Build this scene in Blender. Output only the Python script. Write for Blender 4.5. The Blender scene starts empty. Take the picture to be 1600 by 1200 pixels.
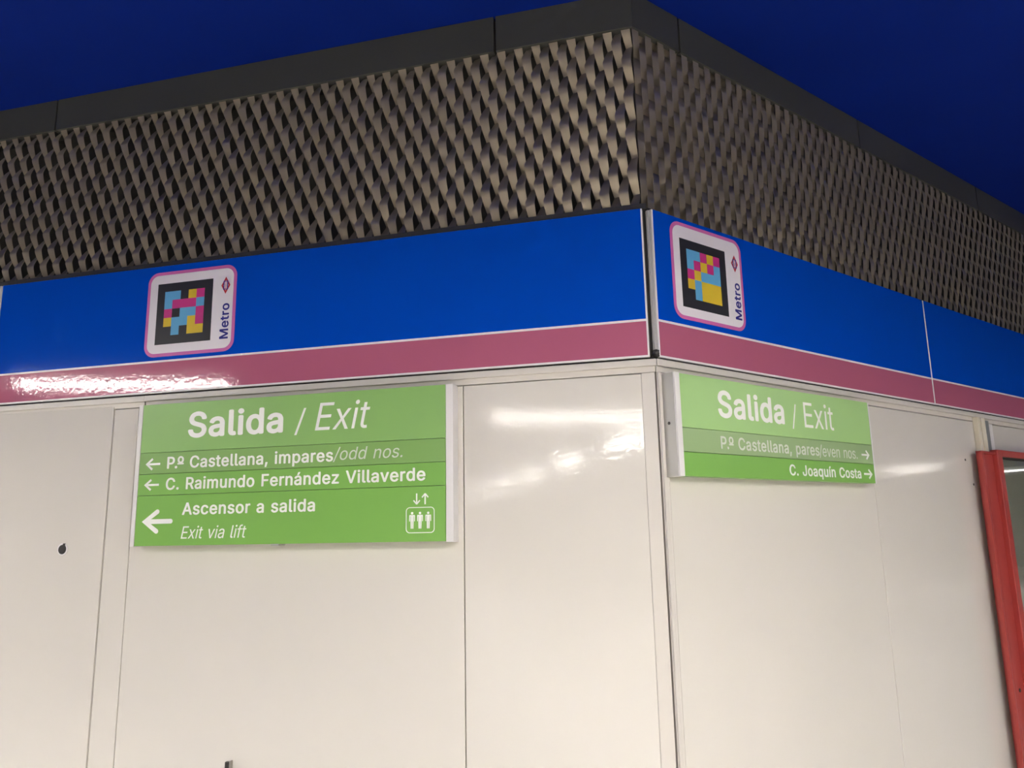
import bpy, bmesh, math, random
from mathutils import Matrix, Vector
from mathutils.geometry import delaunay_2d_cdt
random.seed(7)
scene = bpy.context.scene
COL = scene.collection

# ------------------------------------------------------------------ camera, world, exposure
cam_data = bpy.data.cameras.new('camera')
cam_data.sensor_width = 36.0
cam_data.lens = 1200.03 / 1600 * 36
cam_data.clip_start = 0.02
cam = bpy.data.objects.new('camera', cam_data)
COL.objects.link(cam)
cam.location = (0.14053574, -2.16944048, 1.55408663)
cam.rotation_euler = (1.75842343, 0.01922253, 0.25752263)
scene.camera = cam

world = bpy.data.worlds.new('world')
scene.world = world
world.use_nodes = True
world.node_tree.nodes['Background'].inputs[0].default_value = (1.0, 0.95, 0.9, 1)
world.node_tree.nodes['Background'].inputs[1].default_value = 0.02

vs = scene.view_settings
vs.view_transform = 'Standard'
vs.look = 'None'
vs.gamma = 1
vs.use_curve_mapping = False
vs.exposure = 3.42
LAMP_STRENGTH = 10.0

# ------------------------------------------------------------------ wall frames
TH = 0.9038642629                       # direction of the right wall
MITRE = math.tan(TH / 2)
E1 = {'L': Vector((1, 0, 0)), 'R': Vector((math.cos(TH), math.sin(TH), 0))}
NN = {'L': Vector((0, -1, 0)), 'R': Vector((math.sin(TH), -math.cos(TH), 0))}

def frame(w, u=0, v=0, n=0):
    """local x along the wall to the right, y up, z out of the wall"""
    e, nn = E1[w], NN[w]
    o = e * u + Vector((0, 0, v)) + nn * n
    return Matrix(((e.x, 0, nn.x, o.x), (e.y, 0, nn.y, o.y), (0, 1, 0, o.z), (0, 0, 0, 1)))

# ------------------------------------------------------------------ materials
def mat(name, col, rough=0.5, metal=0.0, spec=0.5, bump=0.0, scale=100, detail=1.0, vary=0.0, vscale=3.0,
        emit=0.0, dist=0.002):
    m = bpy.data.materials.new(name)
    m.use_nodes = True
    nt = m.node_tree
    b = nt.nodes['Principled BSDF']
    b.inputs['Base Color'].default_value = (*col, 1)
    b.inputs['Roughness'].default_value = rough
    b.inputs['Metallic'].default_value = metal
    b.inputs['Specular IOR Level'].default_value = spec
    if emit:
        b.inputs['Emission Color'].default_value = (*col, 1)
        b.inputs['Emission Strength'].default_value = emit
    tc = nt.nodes.new('ShaderNodeNewGeometry')
    if bump:
        n = nt.nodes.new('ShaderNodeTexNoise')
        n.inputs['Scale'].default_value = scale
        n.inputs['Detail'].default_value = detail
        bp = nt.nodes.new('ShaderNodeBump')
        bp.inputs['Strength'].default_value = bump
        bp.inputs['Distance'].default_value = dist
        nt.links.new(tc.outputs['Position'], n.inputs['Vector'])
        nt.links.new(n.outputs['Fac'], bp.inputs['Height'])
        nt.links.new(bp.outputs['Normal'], b.inputs['Normal'])
    if vary:
        n2 = nt.nodes.new('ShaderNodeTexNoise')
        n2.inputs['Scale'].default_value = vscale
        n2.inputs['Detail'].default_value = 3
        r = nt.nodes.new('ShaderNodeMapRange')
        r.inputs['To Min'].default_value = 1 - vary
        r.inputs['To Max'].default_value = 1 + vary
        mx = nt.nodes.new('ShaderNodeVectorMath')
        mx.operation = 'SCALE'
        mx.inputs[0].default_value = col
        nt.links.new(tc.outputs['Position'], n2.inputs['Vector'])
        nt.links.new(n2.outputs['Fac'], r.inputs['Value'])
        nt.links.new(r.outputs['Result'], mx.inputs['Scale'])
        nt.links.new(mx.outputs['Vector'], b.inputs['Base Color'])
    return m

M = {
    'panel': mat('cream_enamel', (0.685, 0.65, 0.585), 0.075, bump=0.27, scale=75, dist=0.0006, vary=0.02),
    'trim': mat('cream_trim', (0.64, 0.60, 0.54), 0.30, bump=0.05, scale=60),
    'dark_gap': mat('dark_gap', (0.02, 0.018, 0.016), 0.8),
    'backing': mat('backing_plaster', (0.07, 0.068, 0.058), 0.9),
    'blue': mat('blue_enamel', (0.001, 0.068, 0.50), 0.075, bump=0.24, scale=75, dist=0.0006),
    'pink': mat('pink_enamel', (0.46, 0.125, 0.20), 0.075, bump=0.27, scale=75, dist=0.0006),
    'white': mat('white_enamel', (0.80, 0.77, 0.76), 0.25),
    'grey_post': mat('grey_aluminium', (0.27, 0.29, 0.28), 0.35, metal=0.3),
    'fascia': mat('fascia_grey', (0.055, 0.056, 0.048), 0.45, vary=0.08, vscale=4),
    'rail': mat('dark_rail', (0.035, 0.034, 0.033), 0.5),
    'mesh': mat('bronze_mesh', (0.40, 0.34, 0.25), 0.30, metal=0.6, spec=0.6, vary=0.06, vscale=9),
    'ceiling': mat('blue_ceiling', (0.0014, 0.0155, 0.19), 0.8, spec=0.1, vary=0.12, vscale=2.0),
    'floor': mat('terrazzo', (0.60, 0.575, 0.535), 0.35, vary=0.10, vscale=60),
    'hall': mat('hall_panel', (0.12, 0.115, 0.105), 0.4),
    'green': mat('green_sign', (0.205, 0.445, 0.085), 0.34, spec=0.5),
    'green_old': mat('green_sign_faded', (0.225, 0.410, 0.115), 0.30, spec=0.5),
    'green_sheen': mat('green_sign_sheen', (0.36, 0.60, 0.22), 0.34, spec=0.5),  # right sign's header: reflected sheen mixed into the green
    'green_top_sheen': mat('green_header_sheen', (0.255, 0.47, 0.135), 0.34, spec=0.5),  # left sign's header: green lightened to carry the sheen
    'green_grey': mat('green_sign_greyed', (0.30, 0.44, 0.20), 0.30, spec=0.5),
    'letter': mat('white_letter', (0.88, 0.88, 0.83), 0.4),
    'letter_old': mat('white_letter_faded', (0.66, 0.70, 0.60), 0.4),
    'alu': mat('white_aluminium', (0.74, 0.72, 0.70), 0.35),
    'alu_side': mat('grey_aluminium_side', (0.50, 0.49, 0.46), 0.4, metal=0.3),
    'st_pink': mat('sticker_pink', (0.60, 0.14, 0.40), 0.35),
    'st_white': mat('sticker_white', (0.80, 0.76, 0.78), 0.35),
    'st_black': mat('sticker_black', (0.022, 0.021, 0.023), 0.35),
    'cyan': mat('tile_cyan', (0.12, 0.40, 0.66), 0.35),
    'magenta': mat('tile_magenta', (0.56, 0.035, 0.22), 0.35),
    'yellow': mat('tile_yellow', (0.70, 0.50, 0.03), 0.35),
    'navy': mat('navy_ink', (0.018, 0.018, 0.22), 0.4),
    'red_ink': mat('red_ink', (0.50, 0.02, 0.03), 0.4),
    'red': mat('red_paint', (0.39, 0.048, 0.040), 0.32, vary=0.08, vscale=12),
    'pane_back': mat('notice_board', (0.42, 0.39, 0.33), 0.7),
    'lock': mat('dark_lock', (0.045, 0.042, 0.04), 0.4, metal=0.4),
    'steel': mat('brushed_steel', (0.42, 0.40, 0.36), 0.35, metal=0.8),
    'lamp_white': mat('lamp_housing', (0.6, 0.6, 0.6), 0.5),
    'lamp_light': mat('lamp_diffuser', (1.0, 0.955, 0.89), 0.5, emit=LAMP_STRENGTH),
}
g = bpy.data.materials.new('pane_glass')
g.use_nodes = True
gb = g.node_tree.nodes['Principled BSDF']
gb.inputs['Base Color'].default_value = (0.95, 1, 0.97, 1)
gb.inputs['Roughness'].default_value = 0.02
gb.inputs['Transmission Weight'].default_value = 1.0
gb.inputs['IOR'].default_value = 1.5
M['glass'] = g

# ------------------------------------------------------------------ mesh helpers
def bx(bm, u0, u1, v0, v1, n0, n1, ml=0.0, mr=0.0, mi=0):
    """box; ml / mr slide the left / right end with n (mitres at the corner)"""
    vs_ = []
    for n in (n0, n1):
        for (u, k) in ((u0, ml), (u1, mr)):
            for v in (v0, v1):
                vs_.append(bm.verts.new((u + k * n, v, n)))
    a = vs_
    for q in ((0, 1, 3, 2), (4, 6, 7, 5), (0, 4, 5, 1), (2, 3, 7, 6), (0, 2, 6, 4), (1, 5, 7, 3)):
        f = bm.faces.new([a[i] for i in q])
        f.material_index = mi

def prism(bm, pts, n0, n1, mi=0):
    """extrude a 2D outline (counter-clockwise) from n0 to n1"""
    lo = [bm.verts.new((p[0], p[1], n0)) for p in pts]
    hi = [bm.verts.new((p[0], p[1], n1)) for p in pts]
    k = len(pts)
    fs = [bm.faces.new(hi), bm.faces.new(lo[::-1])]
    for i in range(k):
        j = (i + 1) % k
        fs.append(bm.faces.new((lo[i], lo[j], hi[j], hi[i])))
    for f in fs:
        f.material_index = mi

def ring(bm, outer, inner, n0, n1):
    k = len(outer)
    O0 = [bm.verts.new((p[0], p[1], n0)) for p in outer]; O1 = [bm.verts.new((p[0], p[1], n1)) for p in outer]
    I0 = [bm.verts.new((p[0], p[1], n0)) for p in inner]; I1 = [bm.verts.new((p[0], p[1], n1)) for p in inner]
    for i in range(k):
        j = (i + 1) % k
        bm.faces.new((O1[i], O1[j], I1[j], I1[i])); bm.faces.new((O0[j], O0[i], I0[i], I0[j]))
        bm.faces.new((O0[i], O0[j], O1[j], O1[i])); bm.faces.new((I0[j], I0[i], I1[i], I1[j]))

def rrect(u0, u1, v0, v1, r, seg=8):
    pts = []
    for cx, cy, a0 in ((u1 - r, v1 - r, 0), (u0 + r, v1 - r, 90), (u0 + r, v0 + r, 180), (u1 - r, v0 + r, 270)):
        for i in range(seg + 1):
            a = math.radians(a0 + 90 * i / seg)
            pts.append((cx + r * math.cos(a), cy + r * math.sin(a)))
    return pts

def disc(cx, cy, r, seg=28, ry=None):
    ry = ry or r
    return [(cx + r * math.cos(2 * math.pi * i / seg), cy + ry * math.sin(2 * math.pi * i / seg)) for i in range(seg)]

def stroke(bm, a, b, w, n0, n1, cap=False):
    d = Vector((b[0] - a[0], b[1] - a[1])); d.normalize()
    p = Vector((-d.y, d.x)) * w / 2
    A, B = Vector(a), Vector(b)
    prism(bm, [A - p, B - p, B + p, A + p], n0, n1)
    if cap:
        prism(bm, disc(a[0], a[1], w / 2, 14), n0, n1)
        prism(bm, disc(b[0], b[1], w / 2, 14), n0, n1)

def link(name, bm, mats, parent=None, mw=None, bevel=0.0, smooth=False):
    bmesh.ops.recalc_face_normals(bm, faces=bm.faces[:])
    me = bpy.data.meshes.new(name)
    bm.to_mesh(me); bm.free()
    for m in (mats if isinstance(mats, (list, tuple)) else [mats]):
        me.materials.append(m)
    if smooth:
        for p in me.polygons: p.use_smooth = True
    o = bpy.data.objects.new(name, me)
    COL.objects.link(o)
    if parent: o.parent = parent
    elif mw is not None: o.matrix_world = mw
    if bevel:
        md = o.modifiers.new('bevel', 'BEVEL')
        md.width = bevel; md.segments = 2; md.limit_method = 'ANGLE'
    return o

def tag(o, label, cat, group=None):
    o['label'] = label; o['category'] = cat
    if group: o['group'] = group
    return o

def empty(name, mw, label=None, cat=None, group=None):
    o = bpy.data.objects.new(name, None)
    o.empty_display_size = 0.1
    COL.objects.link(o)
    o.matrix_world = mw
    if label: tag(o, label, cat, group)
    return o

def structure(o):
    o['kind'] = 'structure'
    return o

def box_obj(name, m, parent, *a, bevel=0.0, **k):
    bm = bmesh.new(); bx(bm, *a, **k)
    return link(name, bm, m, parent, bevel=bevel)

# lettering: a plain grotesque alphabet as outlines (advance, loops) in thousandths of the type size
GLYPHS = {
    ',': (188, '38,-119 68,71 137,71 84,-119'),
    '.': (188, '95,-4 88,-4 81,-2 75,0 69,4 63,9 58,14 54,20 52,27 50,34 50,41 50,48 52,55 54,62 58,68 63,73 69,78 75,82 81,85 88,86 95,87 103,86 110,85 116,82 122,78 128,73 132,68 136,62 139,55 140,48 141,41 140,34 139,27 136,20 132,14 128,9 122,4 116,0 110,-2 103,-4'),
    '/': (249, '235,533 71,-76 14,-76 178,533'),
    'A': (480, '16,0 201,509 276,509 463,0 395,0 287,302 283,314 279,327 274,341 269,356 264,372 259,390 253,409 246,430 239,453 232,478 245,478 238,453 231,430 225,408 218,389 213,371 208,355 203,340 198,326 194,314 191,302 85,0|370,142 370,199 110,199 110,142'),
    'C': (510, '267,-7 242,-6 217,-2 194,5 171,13 150,25 131,39 113,55 97,73 82,93 70,115 59,140 51,166 45,193 41,223 40,254 41,285 45,315 51,343 59,369 70,393 82,415 97,436 113,454 131,470 150,484 171,495 194,504 217,510 242,514 267,516 283,515 298,514 312,511 326,508 340,504 354,499 367,494 379,487 391,479 402,471 413,462 423,452 432,442 440,430 448,418 455,406 461,392 466,378 470,364 473,348 408,348 406,359 403,368 399,378 394,386 389,395 384,402 378,409 372,416 365,423 357,428 350,434 341,438 333,442 324,446 315,449 306,451 297,453 287,455 277,456 267,456 249,455 231,452 215,447 199,441 184,432 169,422 156,410 145,396 134,381 125,364 117,345 111,325 107,303 104,279 103,254 104,229 107,206 111,184 117,163 125,145 134,127 145,112 157,98 170,87 184,76 199,68 215,61 232,57 249,54 267,53 277,53 287,54 297,55 306,57 315,60 324,63 333,67 341,71 350,75 357,81 365,86 372,93 378,99 384,107 389,114 394,123 399,131 403,141 406,150 408,160 473,160 470,145 466,131 461,117 455,103 448,91 440,79 432,67 423,57 413,47 402,38 391,30 379,22 367,15 354,10 341,5 327,0 312,-3 298,-5 283,-6'),
    'E': (419, '60,0 60,509 372,509 372,452 125,452 125,286 355,286 355,229 125,229 125,57 375,57 375,0'),
    'F': (410, '60,0 60,509 369,509 369,452 125,452 125,278 346,278 346,221 125,221 125,0'),
    'H': (517, '60,0 60,509 125,509 125,289 392,289 392,509 457,509 457,0 392,0 392,232 125,232 125,0'),
    'J': (396, '185,-7 159,-5 135,0 113,7 93,19 75,33 60,50 48,70 40,92 35,118 33,145 33,173 98,173 98,145 99,128 101,112 106,97 113,85 122,74 132,65 143,59 156,54 170,51 185,50 200,51 214,54 226,59 238,65 248,74 256,85 263,97 268,112 271,128 272,145 272,509 336,509 336,145 335,118 330,92 321,70 309,50 294,33 276,19 256,7 235,0 211,-5'),
    'M': (628, '60,0 60,509 152,509 277,187 279,182 281,177 283,172 285,165 287,159 290,152 292,145 294,138 297,130 299,123 302,115 304,107 307,99 309,92 311,84 314,76 316,69 318,62 320,55 322,49 307,49 309,55 311,61 313,68 316,75 318,83 320,90 323,98 325,106 327,113 330,121 332,129 335,137 337,144 340,151 342,158 344,165 347,171 349,177 351,182 352,187 476,509 568,509 568,0 504,0 504,291 504,297 504,304 504,312 504,319 504,327 505,335 505,343 505,352 505,360 505,369 505,377 506,386 506,395 506,404 506,413 506,422 507,431 507,440 507,449 507,457 513,457 510,448 507,438 504,429 501,419 498,409 494,400 491,390 488,381 485,372 482,363 479,354 476,345 473,337 470,329 467,322 465,315 462,308 460,302 458,296 456,291 342,0 286,0 170,291 168,296 166,301 164,307 162,314 159,321 156,328 154,336 151,344 148,352 145,361 142,370 139,379 136,388 132,398 129,408 126,417 122,427 119,437 116,447 112,457 119,457 119,449 119,441 120,433 120,425 120,416 120,407 120,398 121,389 121,381 121,372 121,363 121,354 121,345 121,337 122,328 122,320 122,312 122,305 122,298 122,291 122,0'),
    'P': (445, '60,0 60,509 235,509 258,508 279,505 298,501 316,495 332,487 347,478 360,468 371,456 381,444 390,430 397,415 402,399 406,383 408,365 409,348 408,330 406,313 402,296 397,280 390,265 381,251 371,239 360,227 347,216 332,207 316,199 298,193 279,189 258,187 235,186 109,186 109,242 233,242 248,243 262,245 275,247 287,251 297,256 306,262 315,269 322,276 328,284 333,294 337,303 340,314 343,325 344,336 344,348 344,359 343,371 340,382 337,392 333,402 328,411 322,419 315,426 306,433 297,439 286,443 275,447 262,450 248,451 232,452 125,452 125,0'),
    'R': (449, '60,0 60,509 236,509 259,508 280,505 299,501 317,496 333,489 348,480 361,470 372,459 382,447 390,433 397,419 403,403 406,387 409,370 409,352 409,334 406,317 403,301 397,286 390,271 382,258 372,246 361,235 348,226 333,217 317,210 299,205 279,201 258,198 236,198 96,198 96,255 234,255 249,256 263,257 276,259 287,263 298,267 307,272 315,278 322,285 329,292 334,300 338,309 341,319 343,329 345,340 345,352 345,364 343,375 341,386 338,395 334,405 329,413 322,421 315,428 307,434 298,440 287,444 275,448 262,450 248,452 233,452 125,452 125,0|353,0 230,229 303,229 428,0'),
    'S': (447, '224,-9 202,-8 182,-6 162,-2 144,3 128,9 112,17 98,26 85,36 74,48 64,60 56,74 49,88 44,103 40,120 38,137 104,137 106,125 109,115 112,105 117,96 123,88 130,80 138,74 147,68 156,63 166,59 177,55 188,53 200,51 212,50 224,49 237,50 250,51 263,53 275,56 286,60 296,65 306,71 315,77 323,84 329,92 335,100 340,109 343,119 345,129 346,139 345,149 343,157 341,165 337,172 332,179 326,185 320,190 313,195 305,200 296,205 287,208 277,212 267,216 256,219 245,222 184,239 160,247 138,256 118,266 101,277 86,289 74,303 64,318 57,335 53,353 52,372 53,389 56,405 60,420 67,434 75,448 85,460 96,471 109,481 122,490 138,498 154,504 171,509 189,513 208,515 227,516 247,515 266,513 283,509 300,504 316,498 331,490 344,481 357,471 367,461 377,449 385,436 392,422 396,408 399,393 401,378 337,378 335,393 330,406 323,418 313,428 302,437 289,445 275,451 259,455 243,458 225,459 212,458 200,457 188,455 178,452 167,448 158,443 149,438 141,432 135,425 129,418 124,411 120,402 117,394 116,385 115,376 116,366 118,356 121,348 125,340 131,334 138,327 145,322 152,317 161,312 169,308 178,305 187,301 196,298 204,296 212,293 264,279 273,277 282,274 292,271 302,267 312,264 321,259 331,255 341,249 350,244 359,238 367,231 375,224 382,215 389,207 395,198 399,187 403,177 406,165 408,152 408,139 407,122 405,107 400,92 394,77 386,64 377,51 366,39 353,28 339,19 323,11 306,4 288,-2 268,-6 246,-8'),
    'V': (480, '204,0 16,509 84,509 192,206 196,195 200,183 205,169 210,154 215,137 221,119 227,100 234,78 241,55 248,31 235,31 242,56 249,79 255,101 261,120 267,138 272,154 277,169 282,183 286,195 290,206 395,509 463,509 278,0'),
    'a': (389, '160,-9 146,-8 132,-6 119,-4 106,0 94,5 83,11 73,18 63,26 55,35 48,45 41,55 37,67 33,80 31,93 30,108 31,120 32,132 35,143 39,152 43,161 49,169 55,176 62,182 69,188 78,193 86,198 95,202 105,205 115,208 125,211 136,213 146,215 157,217 168,218 178,220 191,222 203,223 215,224 225,226 234,227 242,228 249,229 255,231 261,233 265,235 269,238 272,241 274,245 275,249 276,255 276,257 275,266 274,274 272,282 270,290 267,297 263,303 258,309 253,314 247,318 240,322 232,325 224,328 215,329 206,330 196,331 185,330 175,329 166,328 157,325 149,322 142,319 135,315 128,310 123,306 118,301 113,296 109,290 105,285 102,279 100,274 41,291 47,304 53,317 61,328 69,337 79,346 88,354 99,360 110,366 121,371 133,375 145,379 157,381 169,383 182,384 194,384 202,384 211,384 220,383 229,381 239,379 249,377 258,374 268,370 277,366 286,360 294,354 302,347 310,339 316,330 322,320 327,309 331,297 334,283 336,268 337,251 337,0 277,0 277,52 272,52 270,47 266,41 262,36 257,30 252,25 246,19 239,14 232,9 224,5 215,1 206,-2 195,-5 184,-7 172,-8|170,45 184,46 196,48 207,50 218,54 228,59 237,64 245,71 252,78 258,85 263,93 268,102 271,111 274,119 275,129 276,138 276,190 274,188 271,186 268,185 264,183 259,182 254,181 249,179 243,178 238,177 231,176 225,175 219,174 213,173 206,172 200,171 194,170 189,170 184,169 180,169 175,168 167,167 158,165 150,163 142,161 134,159 127,156 120,152 114,148 108,144 103,139 99,134 96,128 94,121 92,113 92,105 92,97 93,90 95,84 98,78 102,72 106,67 111,63 117,59 123,55 130,52 137,50 145,48 153,47 161,46'),
    'c': (396, '207,-8 187,-7 168,-4 150,1 133,8 117,16 102,27 88,39 76,53 65,68 56,85 48,103 42,123 38,143 35,165 34,187 35,211 38,233 42,253 48,273 56,291 65,308 76,323 88,337 102,349 117,360 133,369 150,376 168,380 187,383 207,384 218,384 229,383 240,382 250,380 260,377 270,374 279,370 288,366 297,361 305,356 313,350 320,344 327,337 334,330 340,322 345,314 350,305 355,296 358,287 362,277 303,262 301,268 299,273 296,279 294,284 290,289 287,294 283,299 279,303 275,307 270,311 265,314 260,317 254,320 248,323 242,325 236,327 229,328 222,329 215,330 207,330 193,329 179,327 167,323 155,317 145,310 136,302 127,292 120,282 114,271 108,258 104,245 101,231 98,217 97,203 96,187 97,173 98,158 101,144 104,131 108,117 114,105 120,94 127,83 136,74 145,66 155,59 167,53 179,50 193,47 207,46 215,47 222,47 229,48 236,50 243,52 249,54 255,56 260,59 266,62 271,66 276,70 280,74 284,79 288,83 292,89 295,94 298,99 300,105 302,111 304,117 363,102 360,92 356,83 352,73 347,65 341,56 335,48 329,41 322,34 314,27 306,21 298,16 289,11 280,6 271,3 261,-1 251,-3 240,-5 229,-7 218,-8'),
    'd': (424, '195,-8 177,-7 159,-4 142,1 126,7 111,16 98,27 85,39 74,52 63,68 55,84 47,103 42,122 37,143 35,165 34,189 35,212 37,234 42,255 47,274 55,293 64,309 74,325 85,338 98,350 112,361 127,369 143,376 159,381 177,383 196,384 209,384 222,383 233,380 244,377 253,373 261,368 269,363 276,357 282,352 287,346 292,340 296,334 300,329 303,324 306,319 311,319 311,509 372,509 372,0 313,0 313,59 307,59 304,54 300,49 296,43 292,37 287,31 281,25 275,19 268,14 261,9 252,4 243,-1 233,-4 221,-6 209,-8|205,47 218,47 230,50 242,53 253,58 263,65 272,73 280,82 288,92 294,103 299,115 304,128 307,142 310,157 311,173 312,189 311,206 310,221 307,236 304,250 300,263 294,275 288,286 281,296 273,304 263,312 253,318 242,323 231,327 218,329 205,330 191,329 178,327 166,323 155,318 145,311 135,303 127,294 120,284 114,273 108,261 104,248 101,234 98,220 97,205 96,189 97,174 98,158 101,144 104,130 109,117 114,104 120,93 128,83 136,74 145,66 155,59 166,54 178,50 191,48'),
    'e': (404, '212,-8 191,-7 170,-4 151,1 133,8 117,16 102,27 88,39 76,53 65,68 56,85 48,103 42,122 38,143 35,164 34,187 35,210 38,231 42,252 48,271 55,290 64,307 75,322 87,336 100,349 115,359 131,368 148,375 166,380 185,383 205,384 218,384 230,383 242,381 254,378 266,374 277,369 289,364 299,357 309,349 319,341 328,331 337,321 344,309 351,296 357,282 362,267 366,250 369,233 371,214 371,194 371,169 75,169 75,221 338,221 310,202 309,217 308,231 305,244 302,257 298,269 292,280 286,290 279,299 271,307 263,314 253,320 242,324 231,328 218,329 205,330 192,329 179,327 167,324 156,319 146,313 137,306 129,298 121,290 115,280 109,270 104,259 101,247 98,235 96,223 96,211 96,178 97,161 98,146 101,132 105,118 110,106 117,95 124,85 132,76 141,68 151,61 162,56 173,52 186,49 199,47 212,46 221,46 230,47 238,48 246,50 254,53 261,56 268,59 274,63 280,68 285,73 290,78 295,84 299,91 303,98 306,105 365,91 361,79 356,68 350,58 343,48 335,39 326,31 316,23 306,16 295,10 283,4 270,0 256,-4 242,-6 227,-8'),
    'f': (254, '228,379 228,327 6,327 6,379|81,0 81,432 81,444 83,456 86,467 90,477 96,486 102,494 109,502 117,508 126,514 135,519 145,523 155,526 166,528 176,529 187,530 195,530 203,529 210,529 216,528 222,527 228,526 232,524 236,523 240,522 243,521 227,468 225,469 223,470 221,471 218,471 215,472 212,473 208,473 204,474 199,474 195,474 184,473 175,472 167,469 160,465 154,460 150,454 146,447 144,438 142,429 142,419 142,0'),
    'i': (167, '53,0 53,379 114,379 114,0|84,443 77,443 71,445 65,447 59,450 54,455 49,460 46,465 43,471 42,477 41,483 42,490 43,496 46,502 49,507 54,512 59,516 65,519 71,522 77,523 84,524 91,523 97,522 103,519 109,516 114,512 118,507 122,502 124,496 126,490 126,483 126,477 124,471 122,465 118,460 114,455 109,450 103,447 97,445 91,443'),
    'l': (189, '139,-2 123,-1 108,1 95,6 83,12 74,20 66,30 60,41 56,54 53,68 53,84 53,509 114,509 114,99 114,89 115,80 116,73 118,67 120,62 123,59 127,56 133,54 139,52 146,52 150,52 153,52 156,52 158,52 160,53 162,53 164,53 166,54 168,54 170,54 181,3 177,2 174,1 170,0 166,0 162,-1 157,-1 153,-2 148,-2 144,-2'),
    'm': (610, '53,0 53,379 112,379 112,295 108,295 111,307 115,318 120,328 126,337 132,346 140,354 147,360 155,366 163,372 172,376 181,380 190,383 200,385 209,386 219,386 235,385 250,382 264,377 276,370 287,361 297,350 305,338 312,325 317,310 321,295 312,295 316,306 320,316 325,326 330,335 337,343 345,351 353,358 361,364 371,370 381,375 391,379 402,382 413,384 425,386 437,386 450,386 462,384 474,381 486,377 497,372 508,365 517,358 526,349 534,339 541,328 546,316 551,303 554,288 556,272 557,255 557,0 496,0 496,254 495,269 492,283 487,295 481,305 473,313 463,319 453,324 442,328 431,330 419,330 409,330 399,329 390,327 382,324 374,320 367,315 361,310 355,304 350,297 345,290 342,282 339,274 337,266 336,257 335,247 335,0 274,0 274,260 273,272 271,283 267,293 261,303 253,311 244,318 234,323 224,327 212,330 199,330 191,330 182,329 174,327 166,324 158,320 150,316 143,310 137,304 131,297 126,289 121,281 118,271 116,261 114,250 114,238 114,0'),
    'n': (410, '114,227 114,0 53,0 53,379 112,379 112,287 102,287 110,307 119,324 129,339 140,352 152,362 165,370 180,376 195,381 211,384 227,384 242,384 257,382 270,379 283,374 295,369 306,362 316,353 325,344 333,333 341,321 347,307 351,293 354,276 356,259 357,240 357,0 296,0 296,235 295,252 292,268 288,281 281,294 273,304 263,313 252,320 239,325 225,328 210,329 199,329 189,327 179,325 170,322 161,317 152,312 145,306 138,299 132,291 126,283 122,273 118,263 116,252 114,240'),
    'o': (415, '207,-8 187,-7 168,-4 150,1 133,8 117,16 102,27 88,39 76,53 65,68 56,85 48,103 42,123 38,143 35,165 34,187 35,211 38,233 42,253 48,273 56,291 65,308 76,323 88,337 102,349 117,360 133,369 150,376 168,380 187,383 207,384 228,383 247,380 265,376 282,369 299,360 314,349 327,337 339,323 350,308 359,291 367,273 373,253 378,233 380,211 381,187 380,165 378,143 373,123 367,103 359,85 350,68 339,53 327,39 314,27 299,16 282,8 265,1 247,-4 228,-7|207,46 222,47 236,50 248,53 260,59 270,66 280,74 288,83 295,94 302,105 307,117 311,131 315,144 317,158 319,173 319,187 319,202 317,217 315,231 311,245 307,258 302,271 295,282 288,292 280,302 270,310 260,317 248,323 236,327 222,329 207,330 193,329 179,327 167,323 155,317 145,310 136,302 127,292 120,282 114,271 108,258 104,245 101,231 98,217 97,203 96,187 97,173 98,158 101,144 104,131 108,117 114,105 120,94 127,83 136,74 145,66 155,59 167,53 179,50 193,47'),
    'p': (424, '53,-143 53,379 112,379 112,319 118,319 121,324 124,329 128,334 133,340 137,346 143,352 149,357 155,363 163,368 171,373 181,377 191,380 203,383 215,384 229,384 248,383 265,381 282,376 298,369 313,361 327,350 339,338 351,325 361,309 370,293 377,274 383,255 387,234 389,212 390,189 389,165 387,143 383,122 377,103 370,84 361,68 351,52 340,39 327,27 313,16 298,7 282,1 266,-4 248,-7 229,-8 216,-8 204,-6 192,-4 182,-1 173,4 164,9 156,14 150,19 143,25 138,31 133,37 129,43 125,49 121,54 118,59 114,59 114,-143|220,47 234,48 247,50 258,54 269,59 279,66 289,74 297,83 304,93 310,104 316,117 320,130 324,144 326,158 328,174 328,189 328,205 326,220 324,234 320,248 316,261 311,273 304,284 297,294 289,303 280,311 270,318 259,323 247,327 234,329 220,330 207,329 194,327 182,323 171,318 161,312 152,304 144,296 137,286 130,275 125,263 121,250 117,236 115,221 113,206 113,189 113,173 115,157 117,142 121,128 125,115 131,103 137,92 144,82 152,73 162,65 172,58 183,53 194,50 207,47'),
    'q': (424, '372,-143 311,-143 311,59 306,59 303,54 300,49 296,43 292,37 287,31 281,25 275,19 268,14 261,9 252,4 243,-1 233,-4 221,-6 209,-8 195,-8 177,-7 159,-4 142,1 126,7 111,16 98,27 85,39 74,52 63,68 55,84 47,103 42,122 37,143 35,165 34,189 35,212 37,234 42,255 47,274 55,293 64,309 74,325 85,338 98,350 112,361 127,369 143,376 159,381 177,383 196,384 209,384 222,383 233,380 244,377 253,373 261,368 269,363 276,357 282,352 287,346 292,340 296,334 300,329 304,324 307,319 313,319 313,379 372,379|205,47 218,47 230,50 242,53 253,58 263,65 272,73 280,82 288,92 294,103 299,115 304,128 307,142 310,157 311,173 312,189 311,206 310,221 307,236 304,250 300,263 294,275 288,286 281,296 273,304 263,312 253,318 242,323 231,327 218,329 205,330 191,329 178,327 166,323 155,318 145,311 135,303 127,294 120,284 114,273 108,261 104,248 101,234 98,220 97,205 96,189 97,174 98,158 101,144 104,130 109,117 114,104 120,93 128,83 136,74 145,66 155,59 166,54 178,50 191,48'),
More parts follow.
